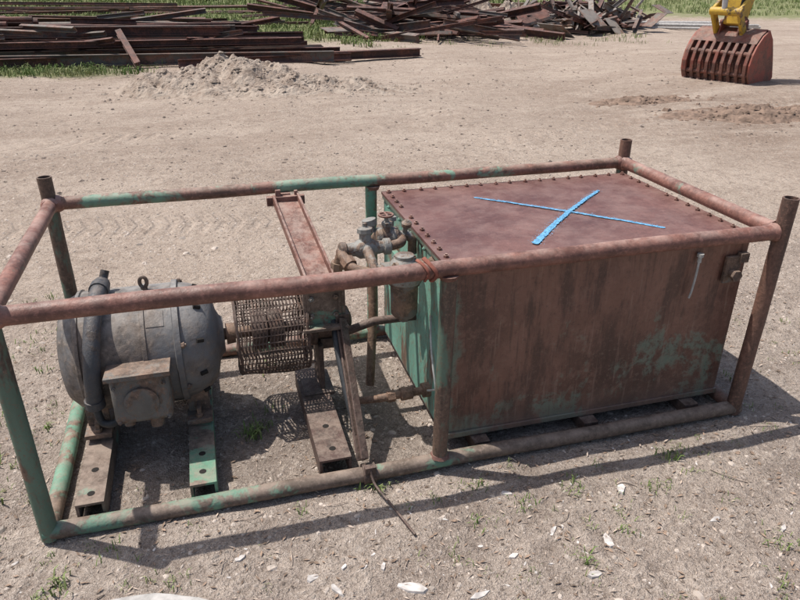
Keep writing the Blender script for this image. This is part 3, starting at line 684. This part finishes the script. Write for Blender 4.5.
# ------------------------------------------------------------------ dirt piles
def mound(name,cx,cy,rx,ry,h,mat,seed,clods=200,rough=.5):
    mb=MB();nx,ny=110,70;vs=[]
    def hh(x,y,a,b):
        rr=a*a+b*b+.6*noise.noise(Vector((x*.9+seed,y*.9,0)))
        base=max(0,1-rr); base=base*base*(3-2*min(1,base)) if base<1 else 1
        n=noise.fractal(Vector((x*1.6+seed,y*1.6,0)),1.0,2.1,5)
        f=noise.fractal(Vector((x*6+seed,y*6,0)),.9,2.1,3)
        return base*h*(.75+.8*rough*n)+min(1,base*5)*.035*f, base
    for j in range(ny+1):
        for i in range(nx+1):
            a=-1.2+2.4*i/nx;b=-1.2+2.4*j/ny; x=cx+a*rx;y=cy+b*ry
            q,base=hh(x,y,a,b)
            vs.append((x,y,gh(x,y)+(q if base>0 else -.05)))
    mb.add(vs,[(j*(nx+1)+i,j*(nx+1)+i+1,(j+1)*(nx+1)+i+1,(j+1)*(nx+1)+i) for j in range(ny) for i in range(nx)])
    for i in range(clods):
        a=random.gauss(0,.55);b=random.gauss(0,.55)
        if a*a+b*b>2: continue
        x=cx+a*rx;y=cy+b*ry;s=random.uniform(.015,.06)*(1 if random.random()<.9 else 1.8); q,_=hh(x,y,a,b)
        blob(mb,(x,y,gh(x,y)+max(0,q)-s*.2),s,s*.8,s*.7,i)
    return mb.obj(name,mat,smooth=False)
mound('dirt_pile',1.2,12.2,1.9,1.4,.44,M_dirt,3,700,.8)
mound('dirt_pile',2.9,11.3,2.1,1.1,.20,M_dirt,8,700,1.1)
mound('dirt_pile',10.0,7.1,1.9,.6,.11,M_dirtd,5,300,1.0)
mound('dirt_pile',8.6,8.6,1.2,.4,.07,M_dirtd,11,140,1.0)
scatter('yard_stones',M_gravel2,2600,.010,.040,.6,(-6,14),(5,17),1.0,1)

# ------------------------------------------------------------------ steel beam piles
def pile_long():
    mb=MB(); rnd=random.Random(3)
    for layer,(zb,cnt) in enumerate(((.12,8),(.40,7),(.66,5))):
        for k in range(cnt):
            y=15.9+k*.40+layer*.3+rnd.uniform(-.08,.08); h=rnd.choice([.14,.2,.25]); 
            xl=rnd.uniform(-12,-8.5); xr=5.6-rnd.uniform(0,1.6)-layer*1.3-(k*.15)
            if rnd.random()<.3: xl=rnd.uniform(-5,-2)
            az=rnd.gauss(-.02,.03); ln=xr-xl
            P=ipoly(h,.2) if rnd.random()<.5 else cpoly(h,.12,.02)
            zz=zb+GZ+.05
            mb.prism(P,(xl,y-az*ln*.6+.3,zz+rnd.uniform(-.05,.05)),(xr,y+az*ln*.4-.2,zz+rnd.uniform(-.05,.05)),roll=rnd.choice([0,0,0,1.57,.3]),mi=rnd.choice([0,0,0,1]))
    for x in (-7,-1.5,4): mb.box((x,17.3,GZ+.02),(.25,3.4,.12))
    for i in range(22):
        x=rnd.uniform(-7,3.8); y=rnd.uniform(15.6,18.8); a=rnd.uniform(-.9,.9); l=rnd.uniform(.8,2.8); z=rnd.uniform(.45,.95)
        d=Vector((math.cos(a),math.sin(a),rnd.uniform(-.15,.15)))*l/2; c=Vector((x,y,z)); mb.prism(cpoly(.12,.08,.015),c-d,c+d,rnd.uniform(-.5,.5),mi=rnd.choice([0,1]))
    for i in range(7): mb.tube([(-9+rnd.uniform(-.3,.3),17.2+i*.13,.86+.1*(i%2)),(-3.2+rnd.uniform(-.4,.4),17.0+i*.13,.86+.1*(i%2))],.06,8,hollow=False)
    mb.prism(ipoly(.2,.2),(1.6,15.5,.08),(6.6,16.0,.1)); mb.prism(cpoly(.18,.1,.02),(.4,15.2,.05),(4.6,15.5,.07),roll=.4)
    mb.prism(ipoly(.16,.14),(-.5,15.3,.05),(-.9,16.3,.70),roll=.3)
    mb.prism(cpoly(.2,.12,.02),(-9,15.3,.1),(-.8,16.0,.12))
    return mb.obj('steel_beam_pile',[M_beam,M_beam2],smooth=False)
pile_long()
def jumble(name,cx,cy,rx,ry,hmax,count,lmin,lmax,seed,mats,az=0,azs=.6,slope=.25,plates=0):
    mb=MB(); rnd=random.Random(seed)
    for i in range(count):
        a=az+rnd.gauss(0,azs); l=rnd.uniform(lmin,lmax); x=cx+rnd.gauss(0,.45)*rx;y=cy+rnd.gauss(0,.45)*ry
        d=math.hypot((x-cx)/rx,(y-cy)/ry); z=GZ+.1+hmax*max(0,1-d)*rnd.random(); t=rnd.gauss(0,slope)
        dv=Vector((math.cos(a),math.sin(a),t)).normalized()*l/2; c=Vector((x,y,max(z,abs(dv.z)+.1)))
        h=rnd.choice([.08,.12,.16,.24]); P=rnd.choice([ipoly(h,h*.8),cpoly(h,h*.5,.02),[(-.05,-.05),(.05,-.05),(.05,.05),(-.05,.05)]])
        mb.prism(P,c-dv,c+dv,rnd.uniform(-.6,.6),mi=rnd.randrange(len(mats)))
    for i in range(plates):
        x=cx+rnd.gauss(0,.5)*rx;y=cy+rnd.gauss(0,.5)*ry
        R=Matrix.Rotation(rnd.uniform(0,6),3,'Z')@Matrix.Rotation(rnd.uniform(-.7,.7),3,'X')
        mb.box((x,y,GZ+.15+rnd.random()*hmax*.7),(rnd.uniform(.5,1.4),rnd.uniform(.3,1.0),.02),R,mi=rnd.randrange(len(mats)))
    return mb.obj(name,mats,smooth=False)
M_scrap=paint_rust('scrap_grey',(.24,.22,.20),(.24,.14,.10),(.10,.075,.06),.4,2,.7)
jumble('steel_beam_pile',8.8,22.2,3.1,2.7,1.3,105,1.5,4.6,5,[M_beam,M_beam,M_beam2],az=-.75,azs=.5,slope=.14,plates=8)
jumble('steel_beam_pile',-1.5,26.5,5.0,2.2,.5,16,4,9,9,[M_beam,M_beam,M_beam2],az=-.06,azs=.12,slope=.01)
jumble('steel_beam_pile',-3.5,36,7,3,.5,12,6,10,12,[M_beam,M_beam],az=-.05,azs=.1,slope=.01)
jumble('steel_beam_pile',8,31,4.5,3.5,1.2,45,2,6,15,[M_beam,M_beam,M_beam2],az=-.4,azs=.6,slope=.18)
jumble('scrap_metal_pile',15.2,23.2,2.5,2.4,.7,70,.6,2.6,21,[M_beam,M_beam2,M_scrap],az=.3,azs=1.2,slope=.35,plates=28)
jumble('scrap_metal_pile',18.5,29,3.3,3.3,.8,55,1,3.2,25,[M_beam,M_beam2,M_scrap],az=.3,azs=1.2,slope=.3,plates=22)
mb=MB(); rnd=random.Random(4)
for i in range(9):
    y=22.2+.22*i; mb.tube([(17.6+rnd.uniform(-.4,.4),y+1,GZ+.09+.1*(i%2)),(22.5+rnd.uniform(-1,.6),y-1.0+rnd.uniform(-.6,.6),GZ+.09+.1*(i%2))],.05,10)
mb.obj('pipe_stack',M_concrete)
mb=MB()
for i in range(5): mb.box((31+rnd.uniform(-1,1.5),24+rnd.uniform(-.6,.6),.3+rnd.random()*.2),(.9,.6,.5),Matrix.Rotation(rnd.random()*3,3,'Z'),jit=.06)
mb.obj('concrete_blocks',M_wstone,bevel=.02)
mound('dirt_pile',13.2,27,2.6,2.2,1.0,M_dirt,17,120,.7)

# ------------------------------------------------------------------ field grass
mb=MB()
def gfield(n,xr,yr,hr,cond):
    k=0
    while k<n:
        x=random.uniform(*xr);y=random.uniform(*yr)
        if not cond(x,y): continue
        k+=1; tuft(mb,x,y,random.uniform(*hr),5,.12,GZ,.05)
nf=lambda x,y,s=.35:noise.noise(Vector((x*s,y*s,2)))
gfield(1000,(-9,.1),(14.4,16.2),(.06,.26),lambda x,y:nf(x,y,.7)>-.2 and y+x*.25>13.6)
gfield(700,(-9,6),(18.0,21.0),(.2,.45),lambda x,y:nf(x,y)>-.1)
gfield(6500,(-16,8),(20,42),(.15,.42),lambda x,y:nf(x,y)>-.4)
gfield(2600,(-22,14),(40,62),(.3,.7),lambda x,y:True)
gfield(2200,(23,50),(24,48),(.15,.4),lambda x,y:.8*y+.6*x>41)
gfield(500,(12,22),(34,50),(.3,.7),lambda x,y:nf(x,y)>0)
gfield(160,(5,17),(17.5,21),(.08,.22),lambda x,y:nf(x,y,.8)>.1)
mb.obj('field_grass',M_grass,smooth=False)
def clump(mb,c,r,n,ls):
    for i in range(n):
        d=Vector((random.gauss(0,1),random.gauss(0,1),random.gauss(0,1))).normalized()*r*random.uniform(.45,1.05)
        d.z*=.8; p=Vector(c)+d; a=Vector((random.gauss(0,1),random.gauss(0,1),random.gauss(0,1))).normalized()
        b=a.orthogonal().normalized(); s=ls*random.uniform(.6,1.3); mb.add([p-a*s,p+b*s*.5,p+a*s,p-b*s*.5],[(0,1,2,3)])
def shrub(x,y,r):
    mb=MB()
    for k in range(7): clump(mb,(x+random.gauss(0,r*.45),y+random.gauss(0,r*.4),GZ+r*random.uniform(.3,1.0)),r*.55,150,.10)
    mb.obj('shrub',M_foliage,smooth=False)
for x,y,r in ((20.5,44,1.6),(14.5,33,1.0),(24,46,1.8),(1.5,47,1.3),(11.5,40,1.3),(30,52,2)): shrub(x,y,r)
mb=MB();tm=MB()
for i in range(34):
    x=-70+i*6+random.uniform(-2,2); y=95+random.uniform(-8,14)-abs(x)*.1; h=random.uniform(8,13)
    tm.tube([(x,y,-.3),(x+random.uniform(-.4,.4),y,h*.5),(x+random.uniform(-.8,.8),y,h*.85)],[.35,.22,.08],7)
    for k in range(9):
        clump(mb,(x+random.gauss(0,h*.17),y+random.gauss(0,h*.15),h*random.uniform(.35,1.0)),h*.17,60,.45)
o=mb.obj('distant_trees',M_foliage,smooth=False); t=tm.obj('trunks',M_bark,o)

# ------------------------------------------------------------------ excavator bucket + arm
ex=empty('excavator_arm_and_bucket')
Xl=Vector((.40,-.915,0)).normalized(); Yl=Vector((.915,.40,0)).normalized(); O=Vector((11.62,10.32,GZ))
def T(x,y,z): return O+Xl*x+Yl*y+Vector((0,0,z))
curve=[(-.34,.02),(-.46,.22),(-.48,.42),(-.42,.62),(-.30,.80),(-.12,.96),(.10,1.06)]
Wd=.70
m=MB()
nb=9
for k in range(nb):
    x=-Wd+.05+(2*Wd-.1)*k/(nb-1)
    P=[T(x,a,b) for a,b in curve[:5]]
    for i in range(len(P)-1):
        d=(P[i+1]-P[i]); mid=(P[i]+P[i+1])/2; t=d.normalized(); nrm=Xl.cross(t)
        R=Matrix((Xl,nrm,t)).transposed(); m.box(mid,(.07,.07,d.length+.02),R)
    m.add([T(x-.045,-.40,.10),T(x+.045,-.40,.10),T(x+.045,-.30,.10),T(x-.045,-.30,.10),T(x-.015,-.50,-.02),T(x+.015,-.50,-.02)],[(0,1,5,4),(3,2,5,4),(0,3,4),(1,2,5),(0,1,2,3)])
for i in (1,3):
    a,b=curve[i]; m.tube([T(-Wd,a+.04,b),T(Wd,a+.04,b)],.045,8)
a0=[T(-Wd,a-.02,b+.02) for a,b in curve[4:]]; a1=[T(Wd,a-.02,b+.02) for a,b in curve[4:]]
m.add(a0+a1,[(i,i+1,len(a0)+i+1,len(a0)+i) for i in range(len(a0)-1)])
a0=[T(-Wd,a+.10,b) for a,b in curve[1:]]; a1=[T(Wd,a+.10,b) for a,b in curve[1:]]
m.add(a0+a1,[(i,i+1,len(a0)+i+1,len(a0)+i) for i in range(len(a0)-1)])
m.prism([(-.05,-.04),(.05,-.04),(.05,.04),(-.05,.04)],T(-Wd,-.33,.10),T(Wd,-.33,.10))
m.obj('bucket',M_bucket,ex,smooth=False,bevel=.008)
m=MB()
sp=curve+[(.30,.88),(.46,.58),(.66,.12),(.58,.02),(.2,.05),(-.15,.03)]
for s in (-1,1):
    A_=[T(s*Wd,a,b) for a,b in sp]; B_=[T(s*(Wd+.04),a,b) for a,b in sp]; n=len(sp)
    m.add(A_+B_,[tuple(range(n)),tuple(range(n,2*n))]+[(k,(k+1)%n,n+(k+1)%n,n+k) for k in range(n)])
tp=[(.10,1.06),(.30,.88),(.46,.58),(.66,.12)]
m.add([T(-Wd,a,b) for a,b in tp]+[T(Wd,a,b) for a,b in tp],[(i,i+1,len(tp)+i+1,len(tp)+i) for i in range(len(tp)-1)])
m.obj('bucket_sides',M_bucketside,ex,smooth=False,bevel=.008)
m=MB()
for s in (-.2,.2):
    pl=[(-.20,.86),(.25,.93),(.20,1.22),(.05,1.30),(-.12,1.18)]
    A_=[T(s-.02,a,b) for a,b in pl]; B_=[T(s+.02,a,b) for a,b in pl]; n=5
    m.add(A_+B_,[tuple(range(n)),tuple(range(n,2*n))]+[(k,(k+1)%n,n+(k+1)%n,n+k) for k in range(n)])
m.tube([T(-.28,.0,1.18),T(.28,.0,1.18)],.05,12)
m.obj('ears',M_bucket,ex,bevel=.008)
m=MB()
def taper(m,p0,p1,w0,h0,w1,h1):
    p0=Vector(p0);p1=Vector(p1);t=(p1-p0).normalized();n=Xl.cross(t)
    vs=[p+Xl*w*sx/2+n*h*sy/2 for p,w,h in ((p0,w0,h0),(p1,w1,h1)) for sx,sy in((-1,-1),(1,-1),(1,1),(-1,1))]
    m.add(vs,[(0,1,2,3),(4,5,6,7),(0,1,5,4),(1,2,6,5),(2,3,7,6),(3,0,4,7)])
taper(m,T(0,.02,1.12),T(0,.25,2.2),.36,.28,.40,.48); taper(m,T(0,.25,2.2),T(0,.65,4.0),.40,.48,.42,.60)
taper(m,T(0,.65,3.9),T(0,3.6,4.4),.36,.6,.4,.8); taper(m,T(0,3.6,4.4),T(0,6.5,2.6),.4,.8,.45,.6)
for s in(-.28,.28): taper(m,T(s,-.08,.98),T(s,-.40,1.40),.07,.18,.07,.16); taper(m,T(s,-.40,1.40),T(s,.12,1.75),.07,.16,.07,.16)
m.tube([T(-.33,-.40,1.40),T(.33,-.40,1.40)],.08,12); m.tube([T(-.05,-.50,1.9),T(-.05,-.28,3.6)],.11,14)
m.obj('stick',M_yellow,ex,bevel=.02)
m=MB(); m.tube([T(-.05,-.40,1.40),T(-.05,-.50,1.9)],.055,12); m.obj('ram_rod',M_steel,ex)
m=MB(); m.tube(smoothpath([T(.15,-.2,3.4),T(.27,-.32,2.8),T(.25,-.25,2.0),T(.18,-.2,1.3)]),.035,10); m.obj('arm_hose',M_hose,ex)

# ------------------------------------------------------------------ light, world, camera
sd=Vector((-.38,.22,1)).normalized()
el=math.asin(sd.z); rot=math.atan2(sd.x,sd.y)
w=bpy.data.worlds.new('World'); scene.world=w; w.use_nodes=True; nt=w.node_tree
sk=nt.nodes.new('ShaderNodeTexSky'); sk.sky_type='NISHITA'; sk.sun_disc=False; sk.sun_elevation=el; sk.sun_rotation=rot; sk.dust_density=3.0
bg=nt.nodes['Background']; nt.links.new(sk.outputs[0],bg.inputs[0]); bg.inputs[1].default_value=.13
sl=bpy.data.lights.new('sun','SUN'); sl.energy=5.0; sl.angle=math.radians(.5); sl.color=(1,.96,.90)
so=bpy.data.objects.new('sun',sl); scene.collection.objects.link(so); so.rotation_euler=sd.to_track_quat('Z','Y').to_euler()
f,pi_,ro,ya,cx,cy,cz=682.7875,.4523,.0059,.2786,.8115,-2.4474,2.1146
F_=Vector((math.sin(ya)*math.cos(pi_),math.cos(ya)*math.cos(pi_),-math.sin(pi_))); R_=Vector((math.cos(ya),-math.sin(ya),0)); U_=R_.cross(F_)
R2=R_*math.cos(ro)+U_*math.sin(ro); U2=-R_*math.sin(ro)+U_*math.cos(ro)
cam=bpy.data.cameras.new('camera'); co=bpy.data.objects.new('camera',cam); scene.collection.objects.link(co)
M=Matrix((R2,U2,-F_)).transposed().to_4x4(); M.translation=(cx,cy,cz); co.matrix_world=M
cam.sensor_width=36; cam.lens=f/800*36; cam.clip_end=2000; cam.clip_start=.05
scene.camera=co
